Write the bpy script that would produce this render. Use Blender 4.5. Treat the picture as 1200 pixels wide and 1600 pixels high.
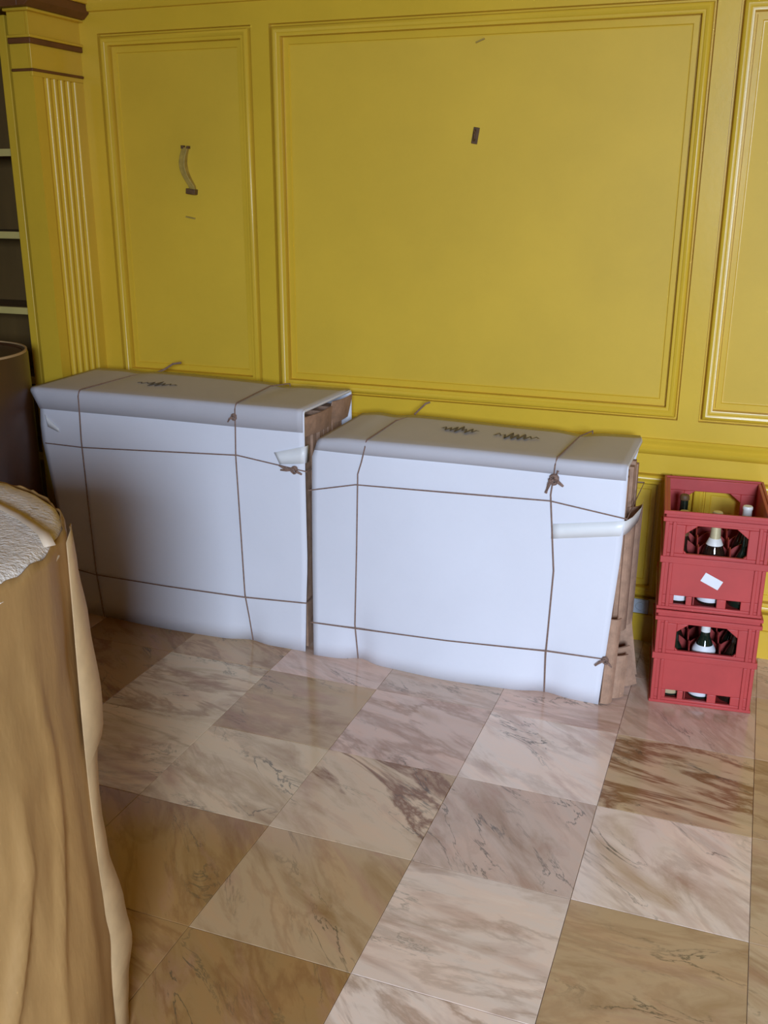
import bpy, bmesh, math, random
from mathutils import Vector, Matrix, noise

random.seed(7)
S = bpy.context.scene
for o in list(bpy.data.objects):
    bpy.data.objects.remove(o)
COL = S.collection

# ------------------------------------------------------------------ camera
F_PX = 1537.56
YAW, PITCH, ROLL = map(math.radians, (20.468, 18.12, 0.184))
cam_d = bpy.data.cameras.new('camera')
cam = bpy.data.objects.new('camera', cam_d)
COL.objects.link(cam)
fw = Vector((-math.sin(YAW)*math.cos(PITCH), math.cos(YAW)*math.cos(PITCH), -math.sin(PITCH)))
rt = Vector((math.cos(YAW), math.sin(YAW), 0))
up = rt.cross(fw)
rt2 = math.cos(ROLL)*rt + math.sin(ROLL)*up
up2 = -math.sin(ROLL)*rt + math.cos(ROLL)*up
M = Matrix((rt2, up2, -fw)).transposed().to_4x4()
M.translation = Vector((0.6592, -2.77, 1.5996))
cam.matrix_world = M
cam_d.sensor_fit = 'VERTICAL'
cam_d.sensor_height = 36.0
cam_d.lens = 36.0*F_PX/1600.0
cam_d.clip_start = 0.05
S.camera = cam

# ------------------------------------------------------------------ world, lights, exposure
S.view_settings.view_transform = 'Standard'
S.view_settings.look = 'None'
S.view_settings.gamma = 1.0
S.view_settings.use_curve_mapping = False
S.view_settings.exposure = 0.0
world = bpy.data.worlds.new('daylight')
S.world = world
world.use_nodes = True
bg = world.node_tree.nodes['Background']
bg.inputs[0].default_value = (0.62, 0.72, 0.95, 1)
bg.inputs[1].default_value = 1.0

# daylight coming in through window_1 (wall behind the camera)
WIN = (1.40, 2.60, 1.45, 2.75)       # x0 x1 z0 z1
ld = bpy.data.lights.new('window_daylight', 'AREA')
ld.shape = 'RECTANGLE'
ld.size = WIN[1]-WIN[0]-0.1
ld.size_y = WIN[3]-WIN[2]-0.1
ld.energy = 112.0
ld.color = (0.64, 0.78, 1.0)
lo = bpy.data.objects.new('window_daylight', ld)
COL.objects.link(lo)
lo.location = ((WIN[0]+WIN[1])/2, -5.80, (WIN[2]+WIN[3])/2)
lo.rotation_euler = (Vector((0.70, 0.1, -0.10))-lo.location).to_track_quat('-Z', 'Y').to_euler()   # skylight slants down into the room
ld.spread = math.radians(90)
# ------------------------------------------------------------------ node helpers
def new_mat(name):
    m = bpy.data.materials.new(name)
    m.use_nodes = True
    nt = m.node_tree
    return m, nt, nt.nodes['Principled BSDF']

def N(nt, t, **kw):
    n = nt.nodes.new(t)
    for k, v in kw.items():
        if k in n.inputs:
            n.inputs[k].default_value = v
        else:
            setattr(n, k, v)
    return n

def noise_node(nt, scale, detail=4, rough=0.55, vec=None, dist=0.0):
    n = nt.nodes.new('ShaderNodeTexNoise')
    n.inputs['Scale'].default_value = scale
    n.inputs['Detail'].default_value = detail
    n.inputs['Roughness'].default_value = rough
    n.inputs['Distortion'].default_value = dist
    if vec is not None:
        nt.links.new(vec, n.inputs['Vector'])
    return n

def ramp(nt, fac, stops):
    r = nt.nodes.new('ShaderNodeValToRGB')
    els = r.color_ramp.elements
    while len(els) < len(stops):
        els.new(0.5)
    for e, (p, c) in zip(els, stops):
        e.position = p
        e.color = (*c, 1) if len(c) == 3 else c
    nt.links.new(fac, r.inputs[0])
    return r

def mix(nt, fac, a, b, mode='MIX'):
    m = nt.nodes.new('ShaderNodeMix')
    m.data_type = 'RGBA'
    m.blend_type = mode
    for sock, v in ((m.inputs[0], fac), (m.inputs[6], a), (m.inputs[7], b)):
        if hasattr(v, 'is_linked') or isinstance(v, bpy.types.NodeSocket):
            nt.links.new(v, sock)
        elif isinstance(v, (int, float)):
            sock.default_value = v
        else:
            sock.default_value = (*v, 1)
    return m.outputs[2]

def bump(nt, bsdf, height, strength, dist):
    b = nt.nodes.new('ShaderNodeBump')
    b.inputs['Strength'].default_value = strength
    b.inputs['Distance'].default_value = dist
    nt.links.new(height, b.inputs['Height'])
    nt.links.new(b.outputs[0], bsdf.inputs['Normal'])

def simple(name, col, rough=0.5, var=0.08, scale=6.0, bscale=None, bstr=0.2, bdist=0.002, metallic=0.0, spec=None, stretch=None, coat=0):
    m, nt, b = new_mat(name)
    tc = nt.nodes.new('ShaderNodeTexCoord')
    vec = tc.outputs['Object']
    if stretch:
        mp = nt.nodes.new('ShaderNodeMapping')
        mp.inputs['Scale'].default_value = stretch
        nt.links.new(vec, mp.inputs[0])
        vec = mp.outputs[0]
    n = noise_node(nt, scale, 5, 0.6, vec)
    lo_ = tuple(max(0, c*(1-var)) for c in col)
    hi_ = tuple(min(1, c*(1+var)) for c in col)
    r = ramp(nt, n.outputs[0], [(0.3, lo_), (0.7, hi_)])
    nt.links.new(r.outputs[0], b.inputs['Base Color'])
    b.inputs['Roughness'].default_value = rough
    b.inputs['Metallic'].default_value = metallic
    if spec is not None:
        b.inputs['Specular IOR Level'].default_value = spec
    if coat:
        b.inputs['Coat Weight'].default_value = coat
    if bscale:
        n2 = noise_node(nt, bscale, 4, 0.6, vec)
        bump(nt, b, n2.outputs[0], bstr, bdist)
    return m

MAT = {}
MAT['paint'] = simple('yellow_gloss_paint', (0.73, 0.475, 0.036), 0.32, 0.05, 3.0, 40, 0.12, 0.002)
MAT['field'] = simple('yellow_panel_paint', (0.72, 0.47, 0.034), 0.55, 0.06, 2.2, 60, 0.12, 0.002)
MAT['brown_band'] = simple('brown_painted_band', (0.17, 0.062, 0.015), 0.55, 0.2, 9)
MAT['plaster'] = simple('pale_plaster', (0.62, 0.52, 0.28), 0.85, 0.04, 3)
MAT['ceiling'] = simple('ceiling_paint', (0.60, 0.40, 0.20), 0.9, 0.03, 3)
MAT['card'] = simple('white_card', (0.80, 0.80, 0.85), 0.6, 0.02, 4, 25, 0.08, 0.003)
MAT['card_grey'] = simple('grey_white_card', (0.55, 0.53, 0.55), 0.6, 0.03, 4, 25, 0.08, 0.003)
MAT['kraft_card'] = simple('brown_corrugated_card', (0.42, 0.25, 0.16), 0.85, 0.2, 30, 160, 0.5, 0.002)
MAT['twine'] = simple('brown_twine', (0.25, 0.155, 0.115), 0.9, 0.25, 120)
MAT['tape'] = simple('white_paper_tape', (0.88, 0.88, 0.86), 0.35, 0.03, 12)
MAT['marker'] = simple('grey_marker_ink', (0.12, 0.10, 0.09), 0.7, 0.1, 20)
MAT['kraft'] = simple('kraft_paper', (0.41, 0.235, 0.080), 0.62, 0.16, 5, 14, 0.35, 0.01, stretch=(1, 1, 0.35))
MAT['kraft_pale'] = simple('pale_kraft_edge', (0.50, 0.33, 0.16), 0.6, 0.14, 14)
MAT['felt'] = simple('grey_felt', (0.86, 0.77, 0.66), 0.95, 0.16, 60, 120, 0.9, 0.006)
MAT['strap'] = simple('beige_tape', (0.66, 0.50, 0.34), 0.5, 0.08, 20)
MAT['brown_drum'] = simple('dark_brown_vinyl', (0.075, 0.030, 0.012), 0.32, 0.25, 5, stretch=(1, 1, 0.3))
MAT['shelf_dark'] = simple('dark_brown_wood', (0.13, 0.075, 0.02), 0.6, 0.25, 6, stretch=(1, 1, 0.2))
MAT['shelf_edge'] = simple('cream_shelf_edge', (0.60, 0.49, 0.16), 0.5, 0.06, 6)
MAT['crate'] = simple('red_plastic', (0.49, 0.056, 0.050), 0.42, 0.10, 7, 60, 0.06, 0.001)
MAT['crate_shaded'] = simple('shaded_red_plastic', (0.30, 0.03, 0.025), 0.5, 0.12, 7)  # crate red darkened; the shade inside the crates is put into the colour
MAT['foil_white'] = simple('white_foil', (0.80, 0.79, 0.74), 0.35, 0.08, 40)
MAT['foil_gold'] = simple('pale_gold_foil', (0.66, 0.58, 0.34), 0.35, 0.10, 40, metallic=0.3)
MAT['label_white'] = simple('white_bottle_label', (0.82, 0.83, 0.85), 0.5, 0.04, 30)
MAT['label_beige'] = simple('beige_bottle_label', (0.55, 0.42, 0.24), 0.5, 0.10, 30)
MAT['dark_metal'] = simple('rusty_dark_metal', (0.12, 0.06, 0.02), 0.6, 0.3, 60)
MAT['ochre'] = simple('old_ochre_paint', (0.40, 0.27, 0.05), 0.6, 0.25, 40)
MAT['grout'] = simple('tile_grout', (0.40, 0.31, 0.22), 0.9, 0.1, 20)
MAT['frame_white'] = simple('white_window_paint', (0.8, 0.8, 0.78), 0.4, 0.03, 10)
MAT['socket'] = simple('pale_grey_plastic', (0.55, 0.60, 0.66), 0.4, 0.05, 20)

def glass_mat(name, col, rough=0.06):
    m, nt, b = new_mat(name)
    n = noise_node(nt, 12, 2)
    r = ramp(nt, n.outputs[0], [(0.3, tuple(c*0.8 for c in col)), (0.7, col)])
    nt.links.new(r.outputs[0], b.inputs['Base Color'])
    b.inputs['Roughness'].default_value = rough
    b.inputs['Coat Weight'].default_value = 0.5
    return m
MAT['glass_green'] = glass_mat('dark_green_glass', (0.012, 0.022, 0.014))
MAT['glass_brown'] = glass_mat('dark_brown_glass', (0.022, 0.012, 0.008))
m, nt, b = new_mat('clear_window_glass')
b.inputs['Transmission Weight'].default_value = 1.0
b.inputs['Roughness'].default_value = 0.0
b.inputs['IOR'].default_value = 1.45
n_ = noise_node(nt, 2.0, 2)
r_ = ramp(nt, n_.outputs[0], [(0.0, (0.95, 0.97, 1)), (1.0, (1, 1, 1))])
nt.links.new(r_.outputs[0], b.inputs['Base Color'])
MAT['pane'] = m

def marble():
    m, nt, b = new_mat('polished_marble')
    oi = nt.nodes.new('ShaderNodeObjectInfo')
    tc = nt.nodes.new('ShaderNodeTexCoord')
    mul = nt.nodes.new('ShaderNodeMath'); mul.operation = 'MULTIPLY'
    mul.inputs[1].default_value = 57.0
    nt.links.new(oi.outputs['Random'], mul.inputs[0])
    comb = nt.nodes.new('ShaderNodeCombineXYZ')
    for i in range(3):
        nt.links.new(mul.outputs[0], comb.inputs[i])
    # rotate grain per tile
    rotm = nt.nodes.new('ShaderNodeMath'); rotm.operation = 'MULTIPLY'
    rotm.inputs[1].default_value = 0.9
    nt.links.new(oi.outputs['Random'], rotm.inputs[0])
    vr = nt.nodes.new('ShaderNodeVectorRotate'); vr.rotation_type = 'Z_AXIS'
    nt.links.new(tc.outputs['Object'], vr.inputs['Vector'])
    nt.links.new(rotm.outputs[0], vr.inputs['Angle'])
    mp = nt.nodes.new('ShaderNodeMapping')
    mp.inputs['Scale'].default_value = (0.8, 2.6, 1.0)
    nt.links.new(vr.outputs[0], mp.inputs[0])
    add = nt.nodes.new('ShaderNodeVectorMath'); add.operation = 'ADD'
    nt.links.new(mp.outputs[0], add.inputs[0]); nt.links.new(comb.outputs[0], add.inputs[1])
    v = add.outputs[0]
    # broad clouds: tint towards pink / ochre / grey
    n1 = noise_node(nt, 3.2, 6, 0.6, v, 0.8)
    cloud = ramp(nt, n1.outputs[0], [(0.28, (0.66, 0.56, 0.45)), (0.47, (1, 1, 1)), (0.60, (1.05, 0.99, 0.95)), (0.78, (1.12, 1.12, 1.10))])
    base = mix(nt, 1.0, oi.outputs['Color'], cloud.outputs[0], 'MULTIPLY')
    n1b = noise_node(nt, 4.5, 5, 0.6, v, 0.5)
    pinkf = ramp(nt, n1b.outputs[0], [(0.52, (0, 0, 0)), (0.72, (0.55, 0.55, 0.55))])
    base = mix(nt, pinkf.outputs[0], base, (0.46, 0.24, 0.16))
    # rust veins
    n2 = noise_node(nt, 2.2, 8, 0.6, v, 0.5)
    v2 = ramp(nt, n2.outputs[0], [(0.455, (0, 0, 0)), (0.493, (1, 1, 1)), (0.503, (1, 1, 1)), (0.545, (0, 0, 0))])
    f2 = nt.nodes.new('ShaderNodeMath'); f2.operation = 'MULTIPLY'
    nt.links.new(v2.outputs[0], f2.inputs[0]); nt.links.new(oi.outputs['Alpha'], f2.inputs[1])
    base = mix(nt, f2.outputs[0], base, (0.26, 0.115, 0.045))
    # fine dark grey-green veins, broken up
    n3 = noise_node(nt, 4.2, 7, 0.6, v, 0.7)
    v3 = ramp(nt, n3.outputs[0], [(0.485, (0, 0, 0)), (0.50, (1, 1, 1)), (0.515, (0, 0, 0))])
    n4 = noise_node(nt, 3.0, 2, 0.5, v)
    k4 = ramp(nt, n4.outputs[0], [(0.50, (0, 0, 0)), (0.66, (0.85, 0.85, 0.85))])
    f3 = nt.nodes.new('ShaderNodeMath'); f3.operation = 'MULTIPLY'
    nt.links.new(v3.outputs[0], f3.inputs[0]); nt.links.new(k4.outputs[0], f3.inputs[1])
    base = mix(nt, f3.outputs[0], base, (0.085, 0.075, 0.05))
    nt.links.new(base, b.inputs['Base Color'])
    rr = ramp(nt, n1b.outputs[0], [(0.2, (0.10, 0.10, 0.10)), (0.8, (0.19, 0.19, 0.19))])
    nt.links.new(rr.outputs[0], b.inputs['Roughness'])
    b.inputs['Specular IOR Level'].default_value = 0.55
    return m
MAT['marble'] = marble()

# ------------------------------------------------------------------ mesh helpers
class MB:
    def __init__(self):
        self.v = []; self.f = []
    def add(self, vs, fs):
        o = len(self.v)
        self.v += [tuple(p) for p in vs]
        self.f += [tuple(i+o for i in f) for f in fs]
        return self
    def box(self, x0, x1, y0, y1, z0, z1, mat=None):
        vs = [(x0,y0,z0),(x1,y0,z0),(x1,y1,z0),(x0,y1,z0),(x0,y0,z1),(x1,y0,z1),(x1,y1,z1),(x0,y1,z1)]
        if mat is not None:
            vs = [mat @ Vector(p) for p in vs]
        return self.add(vs, [(0,3,2,1),(4,5,6,7),(0,1,5,4),(1,2,6,5),(2,3,7,6),(3,0,4,7)])
    def prism(self, poly, a0, a1, axis='y'):
        n = len(poly)
        def P(u, w, a):
            return {'y': (u, a, w), 'x': (a, u, w), 'z': (u, w, a)}[axis]
        vs = [P(u, w, a0) for u, w in poly] + [P(u, w, a1) for u, w in poly]
        fs = [tuple(range(n)), tuple(range(2*n-1, n-1, -1))]
        fs += [(i, i+n, (i+1) % n + n, (i+1) % n) for i in range(n)]
        return self.add(vs, fs)
    def tube(self, path, r, n=7, closed=False):
        path = [Vector(p) for p in path]
        rings = []
        nn = len(path)
        ref = Vector((0.31, 0.17, 0.93)).normalized()
        for i, p in enumerate(path):
            if closed:
                t = path[(i+1) % nn]-path[i-1]
            else:
                t = path[min(i+1, nn-1)]-path[max(i-1, 0)]
            t.normalize()
            a = t.cross(ref)
            if a.length < 1e-3:
                a = t.cross(Vector((1, 0, 0)))
            a.normalize(); b_ = t.cross(a)
            rr = r[i] if isinstance(r, (list, tuple)) else r
            rings.append([p + a*math.cos(2*math.pi*k/n)*rr + b_*math.sin(2*math.pi*k/n)*rr for k in range(n)])
        vs = [q for g in rings for q in g]
        fs = []
        for i in range(nn if closed else nn-1):
            j = (i+1) % nn
            for k in range(n):
                k2 = (k+1) % n
                fs.append((i*n+k, i*n+k2, j*n+k2, j*n+k))
        if not closed:
            fs += [tuple(range(n-1, -1, -1)), tuple((nn-1)*n+k for k in range(n))]
        return self.add(vs, fs)
    def lathe(self, prof, n=24, c=(0, 0, 0)):
        vs = []; fs = []
        for r, z in prof:
            for k in range(n):
                a = 2*math.pi*k/n
                vs.append((c[0]+r*math.cos(a), c[1]+r*math.sin(a), c[2]+z))
        for i in range(len(prof)-1):
            for k in range(n):
                k2 = (k+1) % n
                fs.append((i*n+k, i*n+k2, (i+1)*n+k2, (i+1)*n+k))
        fs.append(tuple(range(n-1, -1, -1)))
        fs.append(tuple((len(prof)-1)*n+k for k in range(n)))
        return self.add(vs, fs)
    def grid(self, fn, nu, nv):
        vs = [fn(i/nu, j/nv) for i in range(nu+1) for j in range(nv+1)]
        fs = [(i*(nv+1)+j, (i+1)*(nv+1)+j, (i+1)*(nv+1)+j+1, i*(nv+1)+j+1) for i in range(nu) for j in range(nv)]
        return self.add(vs, fs)
    def build(self, name, mat, parent=None, smooth=False, bevel=0.0, solid=0.0, angle=40):
        me = bpy.data.meshes.new(name)
        me.from_pydata(self.v, [], self.f)
        bm = bmesh.new(); bm.from_mesh(me)
        bmesh.ops.recalc_face_normals(bm, faces=bm.faces)
        bm.to_mesh(me); bm.free()
        me.materials.append(mat)
        o = bpy.data.objects.new(name, me)
        COL.objects.link(o)
        if parent is not None:
            o.parent = parent
        if solid:
            md = o.modifiers.new('thickness', 'SOLIDIFY'); md.thickness = solid; md.offset = 0
        if bevel:
            md = o.modifiers.new('bevel', 'BEVEL'); md.width = bevel; md.segments = 2; md.limit_method = 'ANGLE'
            md.angle_limit = math.radians(50)
        if smooth or bevel:
            me.shade_smooth()
            try:
                me.set_sharp_from_angle(angle=math.radians(angle))
            except Exception:
                pass
        return o

def empty(name, loc=(0, 0, 0), rz=0.0):
    o = bpy.data.objects.new(name, None)
    COL.objects.link(o)
    o.empty_display_size = 0.1
    o.location = loc
    o.rotation_euler = (0, 0, rz)
    return o

def tag(o, label=None, cat=None, group=None, kind=None):
    if label: o['label'] = label
    if cat: o['category'] = cat
    if group: o['group'] = group
    if kind: o['kind'] = kind
    return o

# ------------------------------------------------------------------ room shell
W = 0.72                     # front of the panelled back wall
XL, XR, YF, ZC = -4.4, 4.4, -6.0, 3.3
T = 0.4

floor = MB().box(XL-0.1, XR+0.1, YF-0.1, W+0.15, -0.10, -0.006).build('floor', MAT['grout'])
tag(floor, 'polished floor of large pink, cream and brown marble tiles', kind='structure')

# colours of the tiles the photograph shows, with the roll's shade and reflection at left, keyed by (column, row); row 0 starts at y=0 and rows run to the camera
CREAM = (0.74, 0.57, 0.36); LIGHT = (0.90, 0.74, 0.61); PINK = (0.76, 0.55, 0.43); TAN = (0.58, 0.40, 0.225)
PEACH = (0.76, 0.57, 0.37); BROWN = (0.42, 0.245, 0.095); ROSE = (0.68, 0.51, 0.39)  # BROWN also carries the roll's shade and its brown reflection
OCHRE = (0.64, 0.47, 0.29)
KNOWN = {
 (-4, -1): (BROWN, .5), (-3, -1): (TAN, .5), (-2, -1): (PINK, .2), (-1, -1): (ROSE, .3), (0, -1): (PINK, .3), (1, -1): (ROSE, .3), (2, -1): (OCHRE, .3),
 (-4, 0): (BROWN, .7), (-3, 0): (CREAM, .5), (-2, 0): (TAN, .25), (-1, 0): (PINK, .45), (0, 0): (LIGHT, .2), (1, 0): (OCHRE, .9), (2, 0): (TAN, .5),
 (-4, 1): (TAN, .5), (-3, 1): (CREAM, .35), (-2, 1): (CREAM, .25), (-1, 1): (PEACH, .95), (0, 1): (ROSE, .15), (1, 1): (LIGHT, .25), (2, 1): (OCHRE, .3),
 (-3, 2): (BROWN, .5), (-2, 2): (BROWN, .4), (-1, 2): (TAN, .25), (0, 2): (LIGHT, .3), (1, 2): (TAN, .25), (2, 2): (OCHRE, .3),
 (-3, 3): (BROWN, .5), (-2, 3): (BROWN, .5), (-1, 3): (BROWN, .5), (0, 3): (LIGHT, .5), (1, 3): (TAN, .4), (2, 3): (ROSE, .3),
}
PALETTE = [CREAM, LIGHT, PINK, TAN, PEACH, ROSE, OCHRE, BROWN]
g = 0.0006
tm = MB()
tm.prism([(-T/2+g, -T/2+g), (T/2-g, -T/2+g), (T/2-g, T/2-g), (-T/2+g, T/2-g)], -0.012, -0.0006, 'z')
# tiny arris on the tile top
hh = T/2-g
tm.v += [(-hh+.0008, -hh+.0008, 0), (hh-.0008, -hh+.0008, 0), (hh-.0008, hh-.0008, 0), (-hh+.0008, hh-.0008, 0)]
tm.f = [f for f in tm.f if f != (7, 6, 5, 4)]
tm.f += [(4, 5, 9, 8), (5, 6, 10, 9), (6, 7, 11, 10), (7, 4, 8, 11), (8, 9, 10, 11)]
tile0 = tm.build('tile', MAT['marble'], floor)
first = True
rnd = random.Random(11)
for c in range(-8, 8):
    for r in range(-2, 15):
        if r == -2:
            continue
        t_ = tile0 if first else tile0.copy()
        if not first:
            COL.objects.link(t_)
            t_.parent = floor
        first = False
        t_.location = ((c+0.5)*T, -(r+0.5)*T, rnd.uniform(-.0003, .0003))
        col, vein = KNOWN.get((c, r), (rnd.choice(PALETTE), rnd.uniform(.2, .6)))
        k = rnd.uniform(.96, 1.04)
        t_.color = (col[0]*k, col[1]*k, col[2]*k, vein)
for xa, xb in ((XL, -8*T), (8*T, XR)):
    MB().box(xa, xb, -15*T, 2*T, -0.012, 0).build('floor_border', MAT['marble'], floor).color = (.45, .34, .24, .4)
# cut row of tiles along the wall
cut = MB().box(-T/2+g, T/2-g, -0.16+g, 0.16-g, -0.012, 0.0)
cut0 = None
for c in range(-8, 8):
    if cut0 is None:
        cut0 = cut.build('tile', MAT['marble'], floor); o = cut0
    else:
        o = cut0.copy(); COL.objects.link(o); o.parent = floor
    o.location = ((c+0.5)*T, 0.4+0.16, 0)
    col = KNOWN.get((c, -1), (rnd.choice(PALETTE), .3))[0]
    o.color = (*[q*0.97 for q in rnd.choice([col, TAN, ROSE])], .35)

ceil = MB().box(XL-0.1, XR+0.1, YF-0.1, W+0.15, ZC, ZC+0.1).build('ceiling', MAT['ceiling'])
tag(ceil, 'plain pale ceiling of the hall', kind='structure')
wl = MB().box(XL-0.1, XL, YF-0.1, W+0.15, 0, ZC).build('wall_left', MAT['paint'])
tag(wl, 'plain yellow side wall beyond the shelves', kind='structure')
wr = MB().box(XR, XR+0.1, YF-0.1, W+0.15, 0, ZC).build('wall_right', MAT['paint'])
tag(wr, 'plain yellow side wall right of the crates', kind='structure')
x0, x1, z0, z1 = WIN
wf = MB().box(XL, x0, YF-0.1, YF, 0, ZC).box(x1, XR, YF-0.1, YF, 0, ZC).box(x0, x1, YF-0.1, YF, 0, z0).box(x0, x1, YF-0.1, YF, z1, ZC)
wf = wf.build('wall_front', MAT['shelf_dark'])  # unseen wall; dark wood chosen to lower the bounced light
tag(wf, 'unseen wall with the window, darkened to cut bounced light', kind='structure')
win = MB()
for a in (x0, (x0+x1)/2-.03, x1-.06):
    win.box(a, a+.06, YF-.085, YF-.025, z0, z1)
for a in (z0, z1-.06, z0+.85):
    win.box(x0+.06, x1-.06, YF-.08, YF-.03, a, a+.06)
win = win.build('window_1', MAT['frame_white'], bevel=.004)
tag(win, 'white framed window letting in the daylight', kind='structure')
MB().box(x0+.03, x1-.03, YF-.058, YF-.052, z0+.03, z1-.03).build('window_pane', MAT['pane'], win)

# ---- panelled back wall: slab, rails, stiles, moulding frames, fields
wb = MB().box(XL, XR, W+0.035, W+0.15, 0, ZC).build('wall_back', MAT['field'])
tag(wb, 'yellow panelled wall with moulded frames behind the bundles', kind='structure')
PZ0, PZ1, QZ0, QZ1 = 0.842, 2.163, 0.165, 0.648
PX = [(-1.82, -1.163), (-1.09, 0.442), (0.511, 1.168), (1.24, 2.77), (2.84, 4.33)]
XW0 = -2.01
def rail(z0, z1, name='rail'):
    return MB().box(XW0, XR, W, W+0.036, z0, z1).build(name, MAT['paint'], wb)
rail(PZ1, ZC); rail(QZ1, PZ0); rail(0, QZ0)
edges = [XW0] + [v for p in PX for v in p] + [XR]
for (za, zb) in ((PZ0, PZ1), (QZ0, QZ1)):
    for a, b_ in zip(edges[0::2], edges[1::2]):
        MB().box(a, b_, W, W+0.036, za, zb).build('stile', MAT['paint'], wb)
PROF = [(0, 0), (.0012, -.021), (.0088, -.021), (.0105, .002), (.015, .008), (.022, .0105), (.029, .008), (.033, .003),
        (.038, .003), (.0425, .001), (.0434, -.027), (.0495, -.027), (.0505, -.019), (.067, -.019), (.0695, -.0235), (.074, -.024)]
def moulding(x0, x1, z0, z1, prof):
    mb = MB()
    n = len(prof)
    for d, h in prof:
        mb.v += [(x0+d, W-h, z0+d), (x1-d, W-h, z0+d), (x1-d, W-h, z1-d), (x0+d, W-h, z1-d)]
    for i in range(n-1):
        for k in range(4):
            k2 = (k+1) % 4
            mb.f.append((i*4+k, i*4+k2, (i+1)*4+k2, (i+1)*4+k))
    return mb.build('panel_moulding', MAT['paint'], wb, smooth=True, angle=35)
for a, b_ in PX:
    for za, zb in ((PZ0, PZ1), (QZ0, QZ1)):
        moulding(a, b_, za, zb, PROF)
        d = .072
        MB().box(a+d, b_-d, W+.0238, W+.0345, za+d, zb-d).build('wall_panel', MAT['field'], wb)
# dado rail (running profile), skirting, cornice
def run(name, prof, xa, xb, mat):
    mb = MB()
    for x in (xa, xb):
        mb.v += [(x, W-h, z) for h, z in prof]
    n = len(prof)
    mb.f = [(i, i+1, n+i+1, n+i) for i in range(n-1)] + [tuple(range(n)), tuple(range(2*n-1, n-1, -1))]
    return mb.build(name, mat, wb, smooth=True, angle=30)
run('dado_rail', [(-.002, .714), (.004, .716), (.010, .722), (.016, .730), (.017, .738), (.011, .744), (.007, .750), (.012, .764), (.006, .772), (-.002, .774)], -1.89, XR, MAT['paint'])
run('skirting', [(-.002, 0), (.012, 0), (.012, .098), (.008, .104), (-.002, .106)], -1.89, XR, MAT['paint'])
run('cornice_strip', [(-.002, 2.238), (.014, 2.240), (.020, 2.252), (.020, 2.30), (.012, 2.315), (-.002, 2.318)], -1.89, XR, MAT['paint'])

# ---- fluted pier in the corner
PXF, PY0 = -1.90, 0.425
pier = MB().box(-1.990, PXF-0.012, PY0, W+.035, 0, ZC)
pier = pier.build('trim_1', MAT['paint'])
tag(pier, 'yellow fluted pilaster with two brown bands in the corner', kind='structure')
# fluted facing on its right-hand face: half-round channels cut by profile
prof = [(PY0, -0.012), (PY0, 0)]
ya, yb, nf = 0.475, 0.675, 5
pitch = (yb-ya)/nf
prof.append((ya, 0))
for i in range(nf):
    c_ = ya+pitch*(i+.5)
    rr = pitch*.40
    prof.append((c_-rr, 0))
    for k in range(1, 8):
        a = math.pi*k/8
        prof.append((c_-rr*math.cos(a), -.0115*math.sin(a)))
    prof.append((c_+rr, 0))
prof += [(W, 0), (W, -0.012)]
fl = MB()
for z in (0.24, 1.99):
    fl.v += [(PXF+h, y, z) for y, h in prof]
n = len(prof)
fl.f = [(i, i+1, n+i+1, n+i) for i in range(n-1)]
fl.build('fluted_face', MAT['paint'], pier, smooth=True, angle=35)
MB().box(PXF-.012, PXF, PY0, W, 0, .24).build('pilaster_base', MAT['paint'], pier, bevel=.003)
MB().box(PXF-.012, PXF, PY0, W, 1.99, 2.21).build('capital_block', MAT['paint'], pier, bevel=.002)
def collar(name, z0, z1, out, mat, b_=.003):
    return MB().box(-1.990, PXF+out, PY0-out, W, z0, z1).build(name, mat, pier, bevel=b_)
collar('capital_band', 2.006, 2.016, .006, MAT['brown_band'])
collar('capital_band', 2.098, 2.117, .010, MAT['brown_band'])
collar('capital_fillet', 2.117, 2.127, .014, MAT['paint'])
collar('capital_fillet', 2.203, 2.213, .022, MAT['paint'])
MB().prism([(PXF, 2.213), (PXF+.030, 2.213), (PXF+.052, 2.232), (PXF+.056, 2.262), (PXF, 2.262)], PY0-.05, W, 'y').build('cornice_band', MAT['brown_band'], pier, bevel=.003)
MB().box(XL, PXF, PY0-.05, PY0+.02, 2.213, 2.262).build('cornice_band', MAT['brown_band'], pier, bevel=.003)
MB().box(XL, PXF+.062, PY0-.06, W, 2.262, ZC-.002).build('cornice_block', MAT['paint'], pier, bevel=.004)

# ---- built-in shelves left of the pilaster
sh = empty('built_in_shelf', (-2.6, 0.6, 0))
tag(sh, 'built-in dark brown shelves with yellow frame left of the fluted pilaster', 'shelf')
def local(o, root):
    o.matrix_parent_inverse = Matrix.Translation(root.location).inverted()
    return o
SY = 0.460
local(MB().box(XL+.005, -2.012, W+.005, W+.03, .0, 2.20).build('back_panel', MAT['shelf_dark'], sh), sh)
local(MB().box(-2.058, -2.022, SY-.012, SY+.02, 0, 2.20).build('frame_stile', MAT['paint'], sh, bevel=.003), sh)
local(MB().box(-2.070, -2.056, SY+.006, SY+.03, 0, 2.18).build('frame_bead', MAT['shelf_edge'], sh, bevel=.003), sh)
local(MB().box(-2.056, -2.020, SY+.02, W+.005, 0, 2.20).build('side_panel', MAT['shelf_dark'], sh), sh)
local(MB().box(XL+.005, XL+.05, SY-.012, SY+.02, 0, 2.20).build('frame_stile', MAT['paint'], sh, bevel=.003), sh)
local(MB().box(XL+.05, -2.058, SY-.012, SY+.02, 2.10, 2.20).build('frame_rail', MAT['paint'], sh, bevel=.003), sh)
for z in (0.10, 0.52, 0.84, 1.122, 1.415, 1.72):
    s_ = local(MB().box(XL+.03, -2.056, SY+.034, W+.005, z, z+.022).build('shelf', MAT['shelf_dark'], sh), sh)
    MB().box(XL+.05, -2.068, SY+.010, SY+.036, z-.002, z+.025).build('shelf_edge', MAT['shelf_edge'], s_, bevel=.003)

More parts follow.
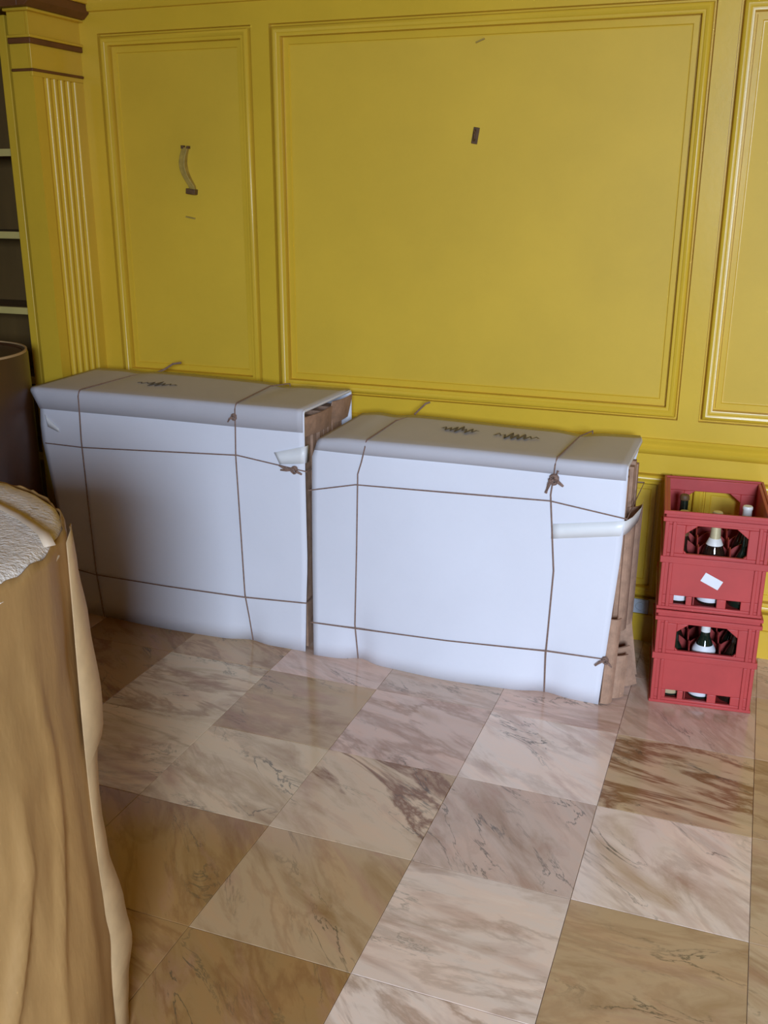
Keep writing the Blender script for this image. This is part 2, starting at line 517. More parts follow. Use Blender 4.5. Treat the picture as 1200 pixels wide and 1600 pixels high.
# ------------------------------------------------------------------ things fixed to the wall
def wall_thing(name, label, cat, loc):
    return tag(empty(name, loc), label, cat)
hk = wall_thing('wall_hook', 'small dark brown metal hook on the large yellow panel', 'hook', (-0.320, W+.0238, 1.78))
MB().box(-.010, .012, -.004, 0, -.028, .026, Matrix.Rotation(.16, 4, 'Y')).build('plate', MAT['dark_metal'], hk, bevel=.0015)
MB().tube([(0, -.003, .016), (0.001, -.014, .014), (.002, -.017, .004), (.000, -.015, -.010), (-.002, -.009, -.016), (-.002, -.003, -.012)], .004, 8).build('hook_pin', MAT['dark_metal'], hk, smooth=True)
br = wall_thing('sconce_bracket', 'curved ochre lamp bracket stub on the narrow yellow panel', 'bracket', (-1.465, W+.0238, 1.67))
path = []
for i in range(13):
    t = i/12
    x = -.002 - .022*math.sin(math.pi*min(1, t*1.1)) + .022*t
    path.append((x, t))
arm = MB()
vs = []
for x, t in path:
    z = .083 - .155*t
    wd = .013 - .001*t
    yo = -.016 - .010*math.sin(math.pi*t)
    vs += [(x-wd, -.002, z), (x-wd, yo, z), (x+wd, yo, z), (x+wd, -.002, z)]
n = len(path)
fs = [(0, 1, 2, 3), tuple((n-1)*4+k for k in (3, 2, 1, 0))]
for i in range(n-1):
    for k in range(4):
        k2 = (k+1) % 4
        fs.append((i*4+k, i*4+k2, i*4+4+k2, i*4+4+k))
arm.add(vs, fs).build('arm', MAT['ochre'], br, bevel=.002)
MB().box(.006, .046, -.026, 0, -.086, -.066, Matrix.Rotation(.12, 4, 'Y')).build('foot', MAT['dark_metal'], br, bevel=.002)
MB().box(-.018, -.008, -.02, 0, .078, .090).build('end_clip', MAT['dark_metal'], br, bevel=.0015)
MB().box(.006, .014, -.02, 0, .078, .088).build('end_clip', MAT['dark_metal'], br, bevel=.0015)
tag(MB().box(-.021, .021, -.006, 0, -.003, .003, Matrix.Translation((-1.466, W+.0238, 1.494)) @ Matrix.Rotation(.17, 4, 'Y')).build('nail', MAT['ochre'], None, bevel=.001),
    'small dark nail just below the curved lamp bracket', 'nail')
tag(MB().box(-.016, .016, -.006, 0, -.0025, .0025, Matrix.Translation((-0.312, W+.0238, 2.077)) @ Matrix.Rotation(-.35, 4, 'Y')).build('nail', MAT['ochre'], None, bevel=.001),
    'small brown nail near the top of the large panel', 'nail')
so = wall_thing('wall_socket', 'small pale grey wall socket low beside the right bundle', 'socket', (0.372, W-.012, 0.075))
so.location = (0.375, W, 0.135)
MB().box(-.03, .03, -.010, 0, -.028, .028).build('plate', MAT['socket'], so, bevel=.003)
MB().lathe([(.017, 0), (.017, .006), (.013, .007), (.013, .003)], 20).build('insert', MAT['socket'], so, smooth=True).matrix_local = Matrix.Translation((0, -.009, 0)) @ Matrix.Rotation(math.pi/2, 4, 'X')

# ------------------------------------------------------------------ the two tied white bundles
def bundle(name, label, x0, x1, y0, y1, h, vx, disp, cap, sheets, seed):
    """white folded card cover around brown cardboard sheets; open ends left and right"""
    rg = random.Random(seed)
    root = tag(empty(name, ((x0+x1)/2, (y0+y1)/2, 0)), label, 'bundle')
    L = lambda o: local(o, root)
    R = 0.009
    # profile parameter: front bottom -> front top -> top back -> back bottom
    prof = []
    for i in range(15):
        prof.append((0, i/14*(h-R)))
    for i in range(1, 6):
        a = math.pi/2*i/6
        prof.append((R-R*math.cos(a), h-R+R*math.sin(a)))
    D = y1-y0
    for i in range(9):
        prof.append((R+(D-2*R)*i/8, h))
    for i in range(1, 6):
        a = math.pi/2*i/6
        prof.append((D-R+R*math.sin(a), h-R+R*math.cos(a)))
    for i in range(8):
        prof.append((D, (h-R)*(1-i/7)))
    NX = 48
    mb = MB()
    for i in range(NX+1):
        for (d, z) in prof:
            x = x0+(x1-x0)*i/NX
            px, py, pz = disp(x, d, z)
            mb.v.append((px, y0+py, pz))
    n = len(prof)
    mb.f = [(i*n+j, (i+1)*n+j, (i+1)*n+j+1, i*n+j+1) for i in range(NX) for j in range(n-1)]
    cov = L(mb.build('card_cover', MAT['card'], root, smooth=True, solid=.006, angle=60))
    # lid flap over the top front edge
    mb = MB()
    capprof = [(-.0065, h-cap[0]), (-.0065, h-R)]
    for i in range(1, 5):
        a = math.pi/2*i/5
        capprof.append((R-(R+.0065)*math.cos(a), h-R+(R+.0065)*math.sin(a)))
    for i in range(9):
        capprof.append((R+(D-2*R)*i/8, h+.0065))
    m_ = len(capprof)
    for i in range(NX+1):
        for (d, z) in capprof:
            x = x0+.004+(x1-x0-.008)*i/NX
            px, py, pz = disp(x, max(0, d), min(h, z))
            mb.v.append((px, y0+py+min(0, d)-(0.0 if d > 0 else .0), pz+max(0, z-h)))
    mb.f = [(i*m_+j, (i+1)*m_+j, (i+1)*m_+j+1, i*m_+j+1) for i in range(NX) for j in range(m_-1)]
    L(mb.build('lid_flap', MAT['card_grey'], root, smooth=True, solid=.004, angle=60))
    # brown sheets inside
    th = (D-.064)/sheets
    for k in range(sheets):
        ya_ = y0+.040+k*th
        top = h-.035-rg.uniform(0, .03)-(.02 if k in (0, sheets-1) else 0)
        xr = x1-rg.uniform(.004, .03)
        xl = x0+rg.uniform(.01, .03)
        L(MB().box(xl, xr, ya_, ya_+th*.80, rg.uniform(0.002, .008), top).build('cardboard_sheet', MAT['kraft_card'], root))
    return root, L

def ring_z(L, root, pts_front, y1, r=.0023, back=True, name='twine'):
    """horizontal twine: along the front points, then round the ends and the back"""
    p = list(pts_front)
    if back:
        p += [(p[-1][0]+.004, y1+.006, p[-1][2]), (p[0][0]-.004, y1+.006, p[0][2])]
    return L(MB().tube(p, r, 7, closed=back).build(name, MAT['twine'], root, smooth=True))

def dense(pts, step=.03):
    out = []
    for a, b_ in zip(pts[:-1], pts[1:]):
        a, b_ = Vector(a), Vector(b_)
        k = max(1, int((b_-a).length/step))
        out += [a.lerp(b_, i/k) for i in range(k)]
    return out+[Vector(pts[-1])]

def g1(x, c, s):
    return math.exp(-((x-c)/s)**2)

# right bundle ------------------------------------------------------
RX0, RX1, RY0, RY1, RH = -0.705, 0.350, 0.165, 0.575, 0.808
rv = (-0.535, 0.140)
def dispR(x, d, z):
    t = (x-RX0)/(RX1-RX0)
    y = d
    fz = max(0.0, 1-z/RH)
    fx = x
    # twine bites into the bottom edge; the free ends flare towards the room
    if d < .03:
        low = max(0.0, 1-z/.22)
        y += .030*low*g1(x, rv[0], .05) + .022*low*g1(x, rv[1], .07)
        y -= .012*low*g1(x, -.22, .16)
        y += .004*math.sin(t*9+z*4) - .012*math.sin(math.pi*t)*math.sin(math.pi*min(1, z/RH))
    zz = z
    if d > 0.0 and z > RH-.03:
        # top sags between and at the twines, lifts slightly at the back
        zz += .006*math.sin(t*5.0+1.0)*(d/.41) - .010*g1(x, rv[1], .05)*(d/.41) - .008*g1(x, rv[0], .05)*(d/.41)
    # right edge leans in towards the floor
    if x > RX1-.3:
        fx = x - .035*max(0, 1-z/.55)*((x-(RX1-.3))/.3)
    if d > .36 and x > RX1-.2:
        fx -= .030*((x-(RX1-.2))/.2)*(1 if z < RH-.02 else .3)
    if x < RX0+.12:
        fx = x + (.012*(z/RH)**3 + .018*max(0, (z-RH+.06)/.06))*(1-(x-RX0)/.12)
        zz -= .010*(1-(x-RX0)/.12)*(1 if z > RH-.03 else 0)
    return fx, y, zz
rb, LR = bundle('tied_cardboard_bundle', 'right bundle of white cardboard tied with brown twine, beside the red crates', RX0, RX1, RY0, RY1, RH, rv, dispR, (.040,), 10, 3)
yy = RY0-.009
ring_z(LR, rb, dense([(RX0-.004, yy+.004, .622), (rv[0], yy-.002, .662), (-.2, yy-.014, .674), (rv[1]-.02, yy-.004, .680), (RX1+.008, yy-.002, .648)]), RY1)
ring_z(LR, rb, dense([(RX0-.004, yy, .130), (rv[0], yy-.002, .135), (-.2, yy-.012, .150), (rv[1], yy-.003, .166), (RX1-.018, yy+.002, .168)]), RY1)
for vx, top in ((rv[0], (-.503, -.470)), (rv[1], (.150, .176))):
    xt = vx+.045 if vx < 0 else vx
    p = dense([(vx-.006, RY0+.020 if vx < 0 else RY0+.012, .004), (vx-.004, yy-.004, .15), (vx+.006, yy-.008, .45), (vx+.010 if vx < 0 else vx-.018, yy-.005, .70), (vx+.036 if vx < 0 else vx-.010, yy-.003, RH-.022)])
    p = p[:-1] + [Vector((vx+(.036 if vx < 0 else -.010), yy-.004, RH-.012)), Vector((xt-.008, RY0-.006, RH+.004)), Vector((xt-.006, RY0+.002, RH+.0105))]
    p += dense([(xt-.004, RY0+.012, RH+.0115), (top[0], RY0+.30, RH+.010), (top[1], RY1-.004, RH+.008), (top[1], RY1+.010, RH-.03), (top[1], RY1+.008, .05)])
    LR(MB().tube(p, .0024, 7).build('twine', MAT['twine'], rb, smooth=True))
def knot(L, root, c, s=1.0, tails=((-.03, -.05), (.045, -.03)), up_=None):
    c = Vector(c)
    p = []
    for i in range(26):
        a = i/25*2*math.pi*2
        p.append(c+Vector((math.cos(a)*.010*s, -.005+math.sin(a*1.5)*.006*s, math.sin(a)*.012*s)))
    k_ = L(MB().tube(p, .0042*s, 7).build('knot', MAT['twine'], root, smooth=True))
    for tx, tz in tails:
        q = [c, c+Vector((tx*.5, -.014, tz*.25)), c+Vector((tx, -.008, tz))]
        MB().tube(q, [.0045*s, .005*s, .0035*s], 6).build('knot_tail', MAT['twine'], k_, smooth=True)
knot(LR, rb, (rv[1]-.010, yy-.004, .752), 1.15, ((-.022, -.045), (.030, -.018), (.012, .030)))
knot(LR, rb, (RX1-.022, yy-.002, .168), .8, ((-.03, -.022), (.022, -.018)))
LR(MB().tube([(-.472, RY1+.004, RH+.012), (-.462, RY1+.03, RH+.026), (-.445, RY1+.05, RH+.045), (-.43, RY1+.055, RH+.050)], .0035, 7).build('twine_tail', MAT['twine'], rb, smooth=True))
# paper tape round the right edge
def tape_patch(L, root, quad, wrap=None, mat='tape'):
    mb = MB()
    q = [Vector(v) for v in quad]
    n_ = 8
    for i in range(n_+1):
        t = i/n_
        a = q[0].lerp(q[1], t); b_ = q[3].lerp(q[2], t)
        mb.v += [tuple(a+Vector((0, -.001*math.sin(t*5), 0))), tuple(b_)]
    mb.f = [(2*i, 2*i+2, 2*i+3, 2*i+1) for i in range(n_)]
    if wrap:
        o = len(mb.v)
        a, b_ = q[1], q[2]
        for dx, dy in wrap:
            mb.v += [tuple(a+Vector((dx, dy, 0))), tuple(b_+Vector((dx, dy, 0)))]
        for k in range(len(wrap)):
            i0 = o-2 if k == 0 else o+2*(k-1)
            mb.f.append((i0, o+2*k, o+2*k+1, i0+1))
    return L(mb.build('paper_tape', MAT[mat], root, smooth=True, solid=.0012))
tape_patch(LR, rb, [(.130, yy-.001, .605), (RX1-.002, yy, .640), (RX1-.010, yy, .590), (.130, yy-.001, .555)],
           [(.008, .006), (.022, .05), (.036, .16), (.034, .25)])
# loose corrugated flaps splaying at the lower right end
def flap(L, root, a, bvec, c, th=.006, mat='kraft_card'):
    """sheet through points a, a+b, a+b+c, a+c with thickness"""
    a, b_, c = Vector(a), Vector(bvec), Vector(c)
    nrm = b_.cross(c).normalized()*th
    mb = MB()
    NN = 6
    top, bot = [], []
    for i in range(NN+1):
        t = i/NN
        bow = nrm*(math.sin(t*math.pi)*1.5)
        for q in (a+b_*t+bow, a+b_*t+c+bow):
            top.append(q); 
    for q in top:
        bot.append(q+nrm)
    mb.v = [tuple(q) for q in top+bot]
    o = len(top)
    for i in range(NN):
        mb.f += [(2*i, 2*i+2, 2*i+3, 2*i+1), (o+2*i, o+2*i+1, o+2*i+3, o+2*i+2),
                 (2*i, o+2*i, o+2*i+2, 2*i+2), (2*i+1, 2*i+3, o+2*i+3, o+2*i+1)]
    mb.f += [(0, 1, o+1, o), (2*NN, o+2*NN, o+2*NN+1, 2*NN+1)]
    return L(mb.build('loose_flap', MAT[mat], root))
flap(LR, rb, (.318, RY0+.006, .004), (.034, .02, 0), (.010, .004, .30))
flap(LR, rb, (.322, RY0+.05, .004), (.060, .03, .0), (.004, .02, .145), .008)
flap(LR, rb, (.325, RY0+.13, .006), (.088, .055, .0), (-.030, -.03, .150), .007)
flap(LR, rb, (.325, RY0+.24, .006), (.082, .015, .0), (-.035, -.015, .230), .007)
flap(LR, rb, (.335, RY0+.10, .22), (.028, .05, .0), (.002, .005, .36), .006)
flap(LR, rb, (.335, RY0+.20, .20), (.038, .05, .0), (.002, .005, .42), .006)
# marker scribbles on the top
def scribble(L, root, x, y, z, wdt, seed, hgt=.05):
    rg = random.Random(seed)
    p = []
    for i in range(15):
        p.append((x+wdt*i/14, y+(hgt if i % 2 else -hgt)*rg.uniform(.2, 1.0)*math.sin(math.pi*(i+1)/16), z))
    mb = MB()
    path_ = dense(p, .02)
    for i, q in enumerate(path_):
        q = Vector(q)
        t = (Vector(path_[min(i+1, len(path_)-1)])-Vector(path_[max(i-1, 0)])).normalized()
        s = Vector((-t.y, t.x, 0))*.0035
        mb.v += [tuple(q+s), tuple(q-s), tuple(q+s+Vector((0, 0, .0012))), tuple(q-s+Vector((0, 0, .0012)))]
    k = len(path_)
    mb.f = []
    for i in range(k-1):
        mb.f += [(4*i+2, 4*i+3, 4*i+7, 4*i+6), (4*i, 4*i+2, 4*i+6, 4*i+4), (4*i+1, 4*i+5, 4*i+7, 4*i+3)]
    return L(mb.build('marker_scribble', MAT['marker'], root))
scribble(LR, rb, -.31, RY0+.235, RH+.0135, .13, 1, .06)
scribble(LR, rb, -.12, RY0+.22, RH+.0105, .15, 2, .06)

# left bundle -------------------------------------------------------
LX0, LX1, LY0, LY1, LH = -1.84, -0.722, 0.165, 0.58, 0.893
lv = (-1.622, -0.978)
def dispL(x, d, z):
    t = (x-LX0)/(LX1-LX0)
    y = d
    fx, zz = x, z
    if d < .03:
        low = max(0.0, 1-z/.2)
        y += .022*low*g1(x, lv[1], .06) + .010*low - .008*low*g1(x, -1.35, .2)
        y += .003*math.sin(t*8+z*5) - .009*math.sin(math.pi*t)*math.sin(math.pi*min(1, z/LH))
    if d > 0 and z > LH-.03:
        zz += .008*math.sin(t*4+.5)*(d/.4) - .008*g1(x, lv[1], .05)*(d/.4) - .006*g1(x, lv[0], .05)*(d/.4)
        zz += .004*max(0, (x-(LX1-.12))/.12)*(d/.4)
    # left edge leans in as it goes down; dented below the lid
    if x < LX0+.4:
        k = 1-(x-LX0)/.4
        fx = x + k*(.115*max(0, 1-z/LH)**.9 + .035*g1(z, .80, .035))
    if x > LX1-.2:
        fx = x - ((x-(LX1-.2))/.2)*.022*max(0, 1-z/.35)
    return fx, y, zz
lb, LL = bundle('tied_cardboard_bundle', 'taller left bundle of white cardboard tied with twine, partly in shadow', LX0, LX1, LY0, LY1, LH, lv, dispL, (.070,), 10, 5)
yl = LY0-.009
ring_z(LL, lb, dense([(LX0+.045, yl+.002, .690), (lv[0], yl-.004, .690), (-1.3, yl-.012, .708), (lv[1], yl-.004, .722), (LX1+.006, yl+.001, .688)]), LY1)
ring_z(LL, lb, dense([(LX0+.09, yl+.004, .196), (lv[0], yl-.004, .185), (-1.3, yl-.010, .186), (lv[1], yl-.004, .188), (LX1-.006, yl+.002, .200)]), LY1)
for vx, top in ((lv[0], (-1.612, -1.560)), (lv[1], (-1.01, -.975))):
    p = dense([(vx+.014, LY0+(.022 if vx > -1.2 else .002), .004), (vx+.010, LY0+(.008 if vx > -1.2 else -.004), .1), (vx+.008, yl-.005, .2), (vx+.004, yl-.008, .45), (vx-.004, yl-.005, .72), (vx, yl-.003, LH-.022)])
    p = p[:-1] + [Vector((vx, yl-.004, LH-.012)), Vector((vx, LY0-.006, LH+.004)), Vector((vx, LY0+.002, LH+.0105))]
    p += dense([(vx, LY0+.012, LH+.0115), (top[0], LY0+.32, LH+.010), (top[1], LY1-.002, LH+.006), (top[1], LY1+.010, LH-.03), (top[1], LY1+.008, .05)])
    LL(MB().tube(p, .0024, 7).build('twine', MAT['twine'], lb, smooth=True))
knot(LL, lb, (LX1-.035, yl-.003, .692), .9, ((-.055, .012), (-.05, -.004), (.03, -.012)))
knot(LL, lb, (lv[1]-.004, yl-.002, LH-.035), .8, ((-.022, -.018),))
LL(MB().tube([(-1.56, LY1-.01, LH+.010), (-1.54, LY1+.02, LH+.020), (-1.515, LY1+.045, LH+.040), (-1.48, LY1+.05, LH+.046)], .004, 7).build('twine_tail', MAT['twine'], lb, smooth=True))
tape_patch(LL, lb, [(-.835, yl-.001, .745), (LX1-.003, yl, .775), (LX1-.006, yl, .715), (-.815, yl-.001, .705)], [(.005, .006), (.008, .03)])
tape_patch(LL, lb, [(-1.725, yl-.001, .752), (-1.785, yl+.001, .800), (-1.775, yl+.001, .755), (-1.725, yl-.001, .738)])
scribble(LL, lb, -1.50, LY0+.19, LH+.0135, .17, 4, .05)
# inner end flaps of the left bundle (brown, under the lifted lid)
flap(LL, lb, (LX1-.02, LY0+.02, .80), (.012, .20, .0), (.010, 0, .07), .005)
flap(LL, lb, (LX1-.02, LY0+.23, .80), (.014, .15, .0), (.016, .01, .082), .005)

# ------------------------------------------------------------------ round bundle wrapped in kraft paper (foreground)
RC, RR, RZ = (-0.722, -1.755), 0.427, 1.07
kr = tag(empty('paper_wrapped_roll', (RC[0], RC[1], 0)), 'large round bundle wrapped in brown kraft paper with grey fuzzy top', 'roll')
def ang(d): return math.radians(d)
def ridge(th, z):
    v = 0
    # (angle centre at z, width, height)
    for c0, c1, s, hgt, z0_, z1_ in ((-4, -16, 1.6, .014, .0, .75), (-28, -20, 2.2, .012, .0, .55), (8, 4, 1.5, .008, .1, .95), (-40, -34, 2.0, .01, .2, 1.0), (60, 66, 2, .01, 0, 1)):
        t = (z-z0_)/(z1_-z0_)
        if 0 <= t <= 1:
            c_ = c0+(c1-c0)*(1-t) + 3*math.sin(z*9+c0)
            d = (math.degrees(th)-c_+180) % 360-180
            v += hgt*math.exp(-(d/s)**2)*math.sin(math.pi*t)**.5
    return v
mb = MB()
NT, NZ = 240, 60
for j in range(NZ+1):
    for i in range(NT):
        th = 2*math.pi*i/NT
        z = RZ*j/NZ
        nz = noise.noise(Vector((math.cos(th)*2.2, math.sin(th)*2.2, z*1.6)))
        nz2 = noise.noise(Vector((math.cos(th)*9, math.sin(th)*9, z*2.5+5)))
        nz3 = noise.noise(Vector((math.cos(th)*4, math.sin(th)*4, z*14)))
        r = RR + .010*nz + .0045*nz2 + .003*nz3 + ridge(th, z)
        if j == NZ:
            z += .007*noise.noise(Vector((math.cos(th)*14, math.sin(th)*14, 3))) - .004
            r -= .004
        mb.v.append((r*math.cos(th), r*math.sin(th), z))
for j in range(NZ):
    for i in range(NT):
        i2 = (i+1) % NT
        mb.f.append((j*NT+i, j*NT+i2, (j+1)*NT+i2, (j+1)*NT+i))
mb.build('kraft_wrap', MAT['kraft'], kr, smooth=True, solid=.003, angle=80)
# fuzzy top
mb = MB()
rings = [(.0, .006), (.08, .006), (.16, .008), (.24, .007), (.31, .008), (.37, .007), (.404, .004), (.418, -.006), (.422, -.03)]
for r, dz in rings:
    for i in range(72):
        th = 2*math.pi*i/72
        nz = noise.noise(Vector((r*math.cos(th)*30, r*math.sin(th)*30, 0)))*.0035 if r > 0 else 0
        mb.v.append((r*math.cos(th), r*math.sin(th), RZ+dz+nz))
for a in range(len(rings)-1):
    for i in range(72):
        i2 = (i+1) % 72
        mb.f.append((a*72+i, a*72+i2, (a+1)*72+i2, (a+1)*72+i))
mb.build('felt_top', MAT['felt'], kr, smooth=True, angle=80)
# inner core filling the wrap, so the roll is solid
MB().lathe([(.405, .01), (.405, RZ-.035)], 48).build('core', MAT['felt'], kr, smooth=True)
# tape strip over the top
mb = MB()
tp = [(0.02, .335), (.10, .305), (.20, .261), (.266, .230), (.328, .194), (.368, .167), (.392, .150)]
pts_ = []
for i, (x, y) in enumerate(tp):
    a = Vector(tp[max(0, i-1)]); b_ = Vector(tp[min(len(tp)-1, i+1)])
    t = (b_-a).normalized(); s = Vector((-t.y, t.x))*.009
    zz = RZ+.0135 - (.012 if i == len(tp)-1 else 0)
    mb.v += [(x+s.x, y+s.y, zz), (x-s.x, y-s.y, zz)]
mb.f = [(2*i, 2*i+2, 2*i+3, 2*i+1) for i in range(len(tp)-1)]
mb.build('tape_strip', MAT['strap'], kr, smooth=True, solid=.0012)
# loose paper seam standing off the right-hand side
def seam(name, th_of, off_of, z0_, z1_, wid, mat):
    mb = MB()
    n_ = 44
    for i in range(n_+1):
        z = z1_+(z0_-z1_)*i/n_
        th = ang(th_of(z)); off = off_of(z)
        r0, r1 = RR+.006, RR+off
        mb.v.append((r0*math.cos(th+.05), r0*math.sin(th+.05), z))
        mb.v.append((r1*math.cos(th+.012), r1*math.sin(th+.012), z))
        mb.v.append(((r1+.002)*math.cos(th-wid), (r1+.002)*math.sin(th-wid), z))
        mb.v.append((r0*math.cos(th-wid-.16), r0*math.sin(th-wid-.16), z))
    mb.f = [(4*i+k, 4*i+4+k, 4*i+5+k, 4*i+1+k) for i in range(n_) for k in range(3)]
    return mb.build(name, mat, kr, smooth=True, solid=.002, angle=50)
def interp(tab, z):
    for (a, va), (b_, vb) in zip(tab[:-1], tab[1:]):
        if a >= z >= b_:
            t = (a-z)/(a-b_)
            t = t*t*(3-2*t)
            return va+(vb-va)*t
    return tab[-1][1] if z < tab[-1][0] else tab[0][1]
tab = [(1.07, .004), (1.0, .008), (.90, .018), (.76, .028), (.70, .026), (.64, .010), (.54, .007), (.44, .012), (.30, .032), (.22, .040), (.12, .026), (.05, .020), (0, .018)]
seam('paper_seam', lambda z: 36+1.5*math.sin(z*7), lambda z: interp(tab, z), 0.01, 1.06, .016, MAT['kraft_pale'])
tag(MB().box(-.012, .012, -.008, .008, 0, .002).build('paper_scrap', MAT['tape'], kr), 'tiny white paper scrap').location = (.398, -.045, RZ+.006)

# ------------------------------------------------------------------ dark brown round drum at the left edge
DC, DR, DZ = (-2.118, 0.030), 0.303, 1.03
dr = tag(empty('round_drum', (DC[0], DC[1], 0)), 'dark brown upright round drum standing left of the white bundles', 'drum')
MB().lathe([(DR-.006, 0), (DR, .006), (DR, DZ-.012), (DR-.004, DZ-.003), (DR-.012, DZ), (DR-.02, DZ-.004), (DR-.02, DZ-.02)], 96).build('body', MAT['brown_drum'], dr, smooth=True)
MB().lathe([(DR-.021, DZ-.02), (DR-.021, DZ-.008)], 96).build('top_panel', MAT['brown_drum'], dr, smooth=True)
mb = MB()
for k in range(97):
    a = 2*math.pi*k/96
    for rr, zz in ((DR-.010, DZ-.001), (DR-.010, DZ+.004), (DR-.003, DZ+.004), (DR-.003, DZ-.004)):
        mb.v.append((rr*math.cos(a), rr*math.sin(a), zz))
mb.f = [(4*i+k, 4*i+4+k, 4*i+4+(k+1) % 4, 4*i+(k+1) % 4) for i in range(96) for k in range(4)]
mb.build('edge_ring', MAT['kraft_pale'], dr, smooth=True)

# ------------------------------------------------------------------ red bottle crates
CW, CD, CH = 0.310, 0.400, 0.330
CYAW = math.radians(5.5)
CORG = (0.470, 0.250)
def front_wall(mb, w, y0, y1):
    """wall from x=0..w, thickness y0..y1, with hand hole and three base slots"""
    h0, h1 = .190, .284
    xa, xb = .20*w, .80*w
    # lower panel with slots
    mb.box(0, w, y0, y1, 0, .018)
    sl = [(.15, .27), (.33, .57), (.66, .80)]
    xs = [0]+[v*w for s in sl for v in s]+[w]
    for a, b_ in zip(xs[0::2], xs[1::2]):
        mb.box(a, b_, y0, y1, .018, .048)
    mb.box(0, w, y0, y1, .048, h0)
    mb.box(0, xa, y0, y1, h0, h1)
    mb.box(xb, w, y0, y1, h0, h1)
    mb.box(0, w, y0, y1, h1, CH-.004)
    # chamfered hole corners
    c_ = .036
    mb.prism([(xa, h1), (xa, h1-c_*.8), (xa+c_, h1)], y0, y1)
    mb.prism([(xb, h1), (xb-c_, h1), (xb, h1-c_*.8)], y0, y1)
    mb.prism([(xa, h0), (xa+.010, h0), (xa, h0+.010)], y0, y1)
    mb.prism([(xb, h0), (xb, h0+.010), (xb-.010, h0)], y0, y1)
def make_crate(label):
    root = tag(empty('bottle_crate'), label, 'crate', 'stacked red bottle crates')
    th = .012
    MB().box(th, CW-th, th, CD-th, .004, .012).build('base', MAT['crate_shaded'], root)
    f = MB(); front_wall(f, CW, 0, th); f.build('front_wall', MAT['crate'], root, bevel=.002)
    f = MB(); front_wall(f, CW, CD-th, CD); f.build('back_wall', MAT['crate'], root, bevel=.002)
    for s in (0, CW-th):
        MB().box(s, s+th, th, CD-th, 0, CH-.004).build('side_wall', MAT['crate'], root, bevel=.002)
    # rim: two ridges round the top, one ledge at mid height, foot ridge
    def ringbox(name, z0, z1, o):
        mb = MB()
        mb.box(-o, CW+o, -o, 0.001, z0, z1).box(-o, CW+o, CD-.001, CD+o, z0, z1)
        mb.box(-o, 0.001, 0, CD, z0, z1).box(CW-.001, CW+o, 0, CD, z0, z1)
        return mb.build(name, MAT['crate'], root, bevel=.0015)
    ringbox('rim_ridge', CH-.012, CH, .007)
    ringbox('rim_ridge', CH-.036, CH-.022, .007)
    ringbox('ledge', .158, .180, .006)
    ringbox('foot_ridge', .0, .010, .004)
    # corner ribs
    for x in (.0, .022, CW-.034, CW-.012):
        MB().box(x, x+.012, -.006, .001, .010, .158).build('rib', MAT['crate'], root, bevel=.002)
        MB().box(x, x+.012, -.006, .001, .180, CH-.036).build('rib', MAT['crate'], root, bevel=.002)
    # bottle dividers with scalloped tops
    def scallop(w, nn, zt):
        poly = [(0, .013), (w, .013)]
        for i in range(nn*6, -1, -1):
            t = i/(nn*6)
            poly.append((w*t, zt-.030*(1-abs(math.sin(math.pi*t*nn)))))
        return poly
    for i in (1, 2):
        MB().prism([(th+a, z) for a, z in scallop(CD-2*th, 4, .205)], th+(CW-2*th)*i/3-.002, th+(CW-2*th)*i/3+.002, 'x').build('divider', MAT['crate_shaded'], root)
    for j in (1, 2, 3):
        MB().prism([(th+a, z) for a, z in scallop(CW-2*th, 3, .205)], th+(CD-2*th)*j/4-.002, th+(CD-2*th)*j/4+.002, 'y').build('divider', MAT['crate_shaded'], root)
    return root
def copy_tree(o, parent=None):
    c = o.copy(); COL.objects.link(c); c.parent = parent
    for ch in list(o.children):
        copy_tree(ch, c)
    return c
crate_a = make_crate('lower red plastic bottle crate standing on the marble floor')
crate_a.location = (CORG[0], CORG[1], 0.0); crate_a.rotation_euler = (0, 0, CYAW)
crate_b = copy_tree(crate_a)
crate_b['label'] = 'upper red plastic bottle crate with a white paper sticker'
crate_b.location = (CORG[0]-.004, CORG[1]+.004, CH+.001); crate_b.rotation_euler = (0, 0, CYAW-.006)
# white sticker on the upper crate
MB().box(-.030, .030, -.0012, 0, -.016, .016, Matrix.Translation((CW*.50, -.0006, .108)) @ Matrix.Rotation(.45, 4, 'Y')).build('paper_sticker', MAT['label_white'], crate_b)['label'] = 'white paper sticker'

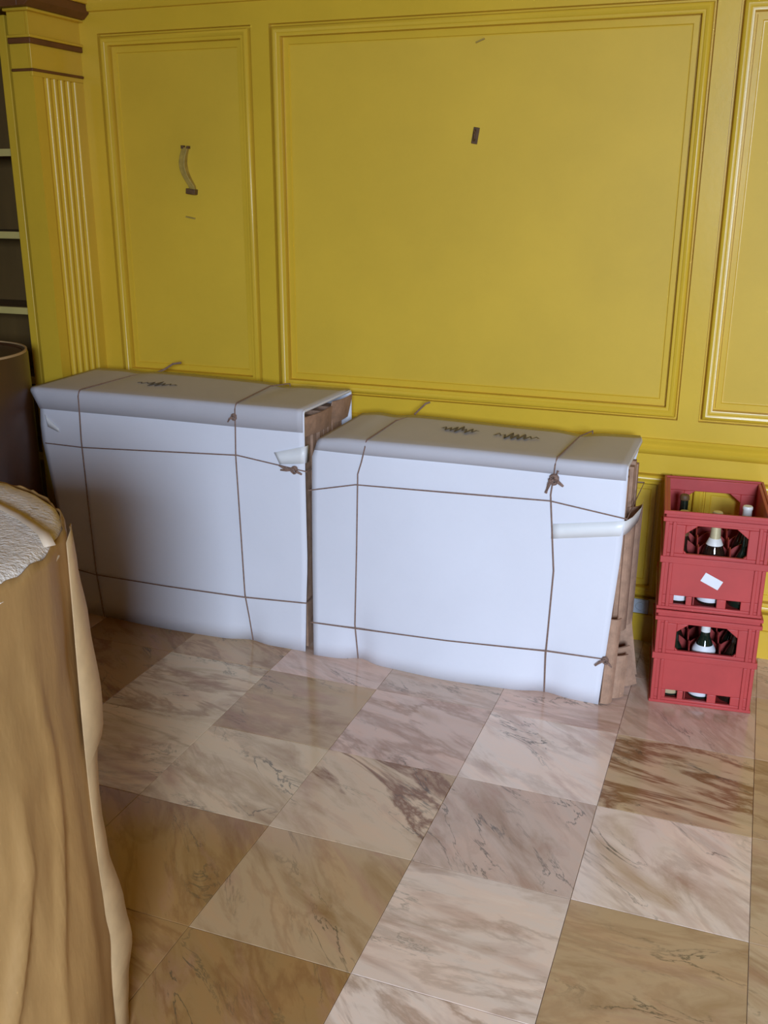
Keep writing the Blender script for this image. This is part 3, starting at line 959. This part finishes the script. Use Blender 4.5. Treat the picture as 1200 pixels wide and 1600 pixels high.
def make_bottle(crate, i, j, glass, foil, lab, label, hgt=.295, neck_lab=False, lowlab=False):
    th = .012
    px_ = th+(CW-2*th)*(i+.5)/3; py_ = th+(CD-2*th)*(j+.5)/4
    p = Vector(crate.location) + Matrix.Rotation(crate.rotation_euler.z, 3, 'Z') @ Vector((px_, py_, .0125))
    root = tag(empty('bottle', p, random.uniform(0, 6)), label, 'bottle', 'bottles in the red crates')
    s = hgt/.295
    R0 = .0365
    MB().lathe([(.028, 0), (R0-.002, .003), (R0, .008), (R0, .150*s), (R0-.004, .172*s), (.024, .195*s), (.0155, .215*s), (.0138, .235*s), (.0132, .285*s)], 28).build('glass_body', MAT[glass], root, smooth=True)
    if foil:
        MB().lathe([(.0172 if neck_lab else .0150, (.205 if neck_lab else .232)*s), (.0144, .255*s), (.0142, .284*s), (.0158, .286*s), (.0158, .293*s), (.0135, .296*s)], 24).build('foil_capsule', MAT[foil], root, smooth=True)
    else:
        MB().lathe([(.0148, .276*s), (.0162, .278*s), (.0150, .290*s), (.0120, .2935*s)], 24).build('crown_cap', MAT['dark_metal'], root, smooth=True)
    if lab:
        a, b_ = (.012, .062) if lowlab else (.055, .13)
        MB().lathe([(R0+.0002, a*s), (R0+.0008, a*s+.001), (R0+.0008, b_*s-.001), (R0+.0002, b_*s)], 28).build('label', MAT[lab], root, smooth=True)
    if neck_lab:
        MB().lathe([(.0255, .192*s), (.0262, .193*s), (.0180, .212*s), (.0172, .213*s)], 24).build('neck_label', MAT['foil_white'], root, smooth=True)
    return root
# upper crate
make_bottle(crate_b, 0, 0, 'glass_brown', None, 'label_white', 'brown bottle behind the left slot of the upper crate', .235, lowlab=True)
make_bottle(crate_b, 1, 0, 'glass_brown', 'foil_gold', 'label_white', 'bottle with cream neck in the front middle of the upper crate', .305, neck_lab=True, lowlab=True)
make_bottle(crate_b, 2, 0, 'glass_green', None, None, 'dark bottle without label at the front right of the upper crate', .262)
make_bottle(crate_b, 0, 2, 'glass_green', None, None, 'dark green bottle at the back left of the upper crate', .300)
make_bottle(crate_b, 0, 1, 'glass_brown', 'foil_gold', None, 'short bottle with pale gold top, left side of the upper crate', .270)
make_bottle(crate_b, 2, 1, 'glass_brown', 'foil_white', None, 'bottle with white capsule on the right of the upper crate', .303)
# lower crate
make_bottle(crate_a, 0, 0, 'glass_green', None, 'label_beige', 'bottle with beige label at the front left of the lower crate', .26, lowlab=True)
b1 = make_bottle(crate_a, 1, 0, 'glass_green', 'foil_white', 'label_white', 'bottle with white labels in the front middle of the lower crate', .295, neck_lab=False, lowlab=True)
MB().lathe([(.0275, .188), (.0345, .176), (.0372, .168), (.0374, .160), (.0372, .152)][::-1], 28).build('shoulder_label', MAT['label_white'], b1, smooth=True)
make_bottle(crate_a, 2, 0, 'glass_brown', None, None, 'dark bottle at the front right of the lower crate', .27)
make_bottle(crate_a, 0, 1, 'glass_brown', None, None, 'dark bottle in the second row left of the lower crate', .285)
make_bottle(crate_a, 2, 1, 'glass_green', None, None, 'dark bottle in the second row right of the lower crate', .29)
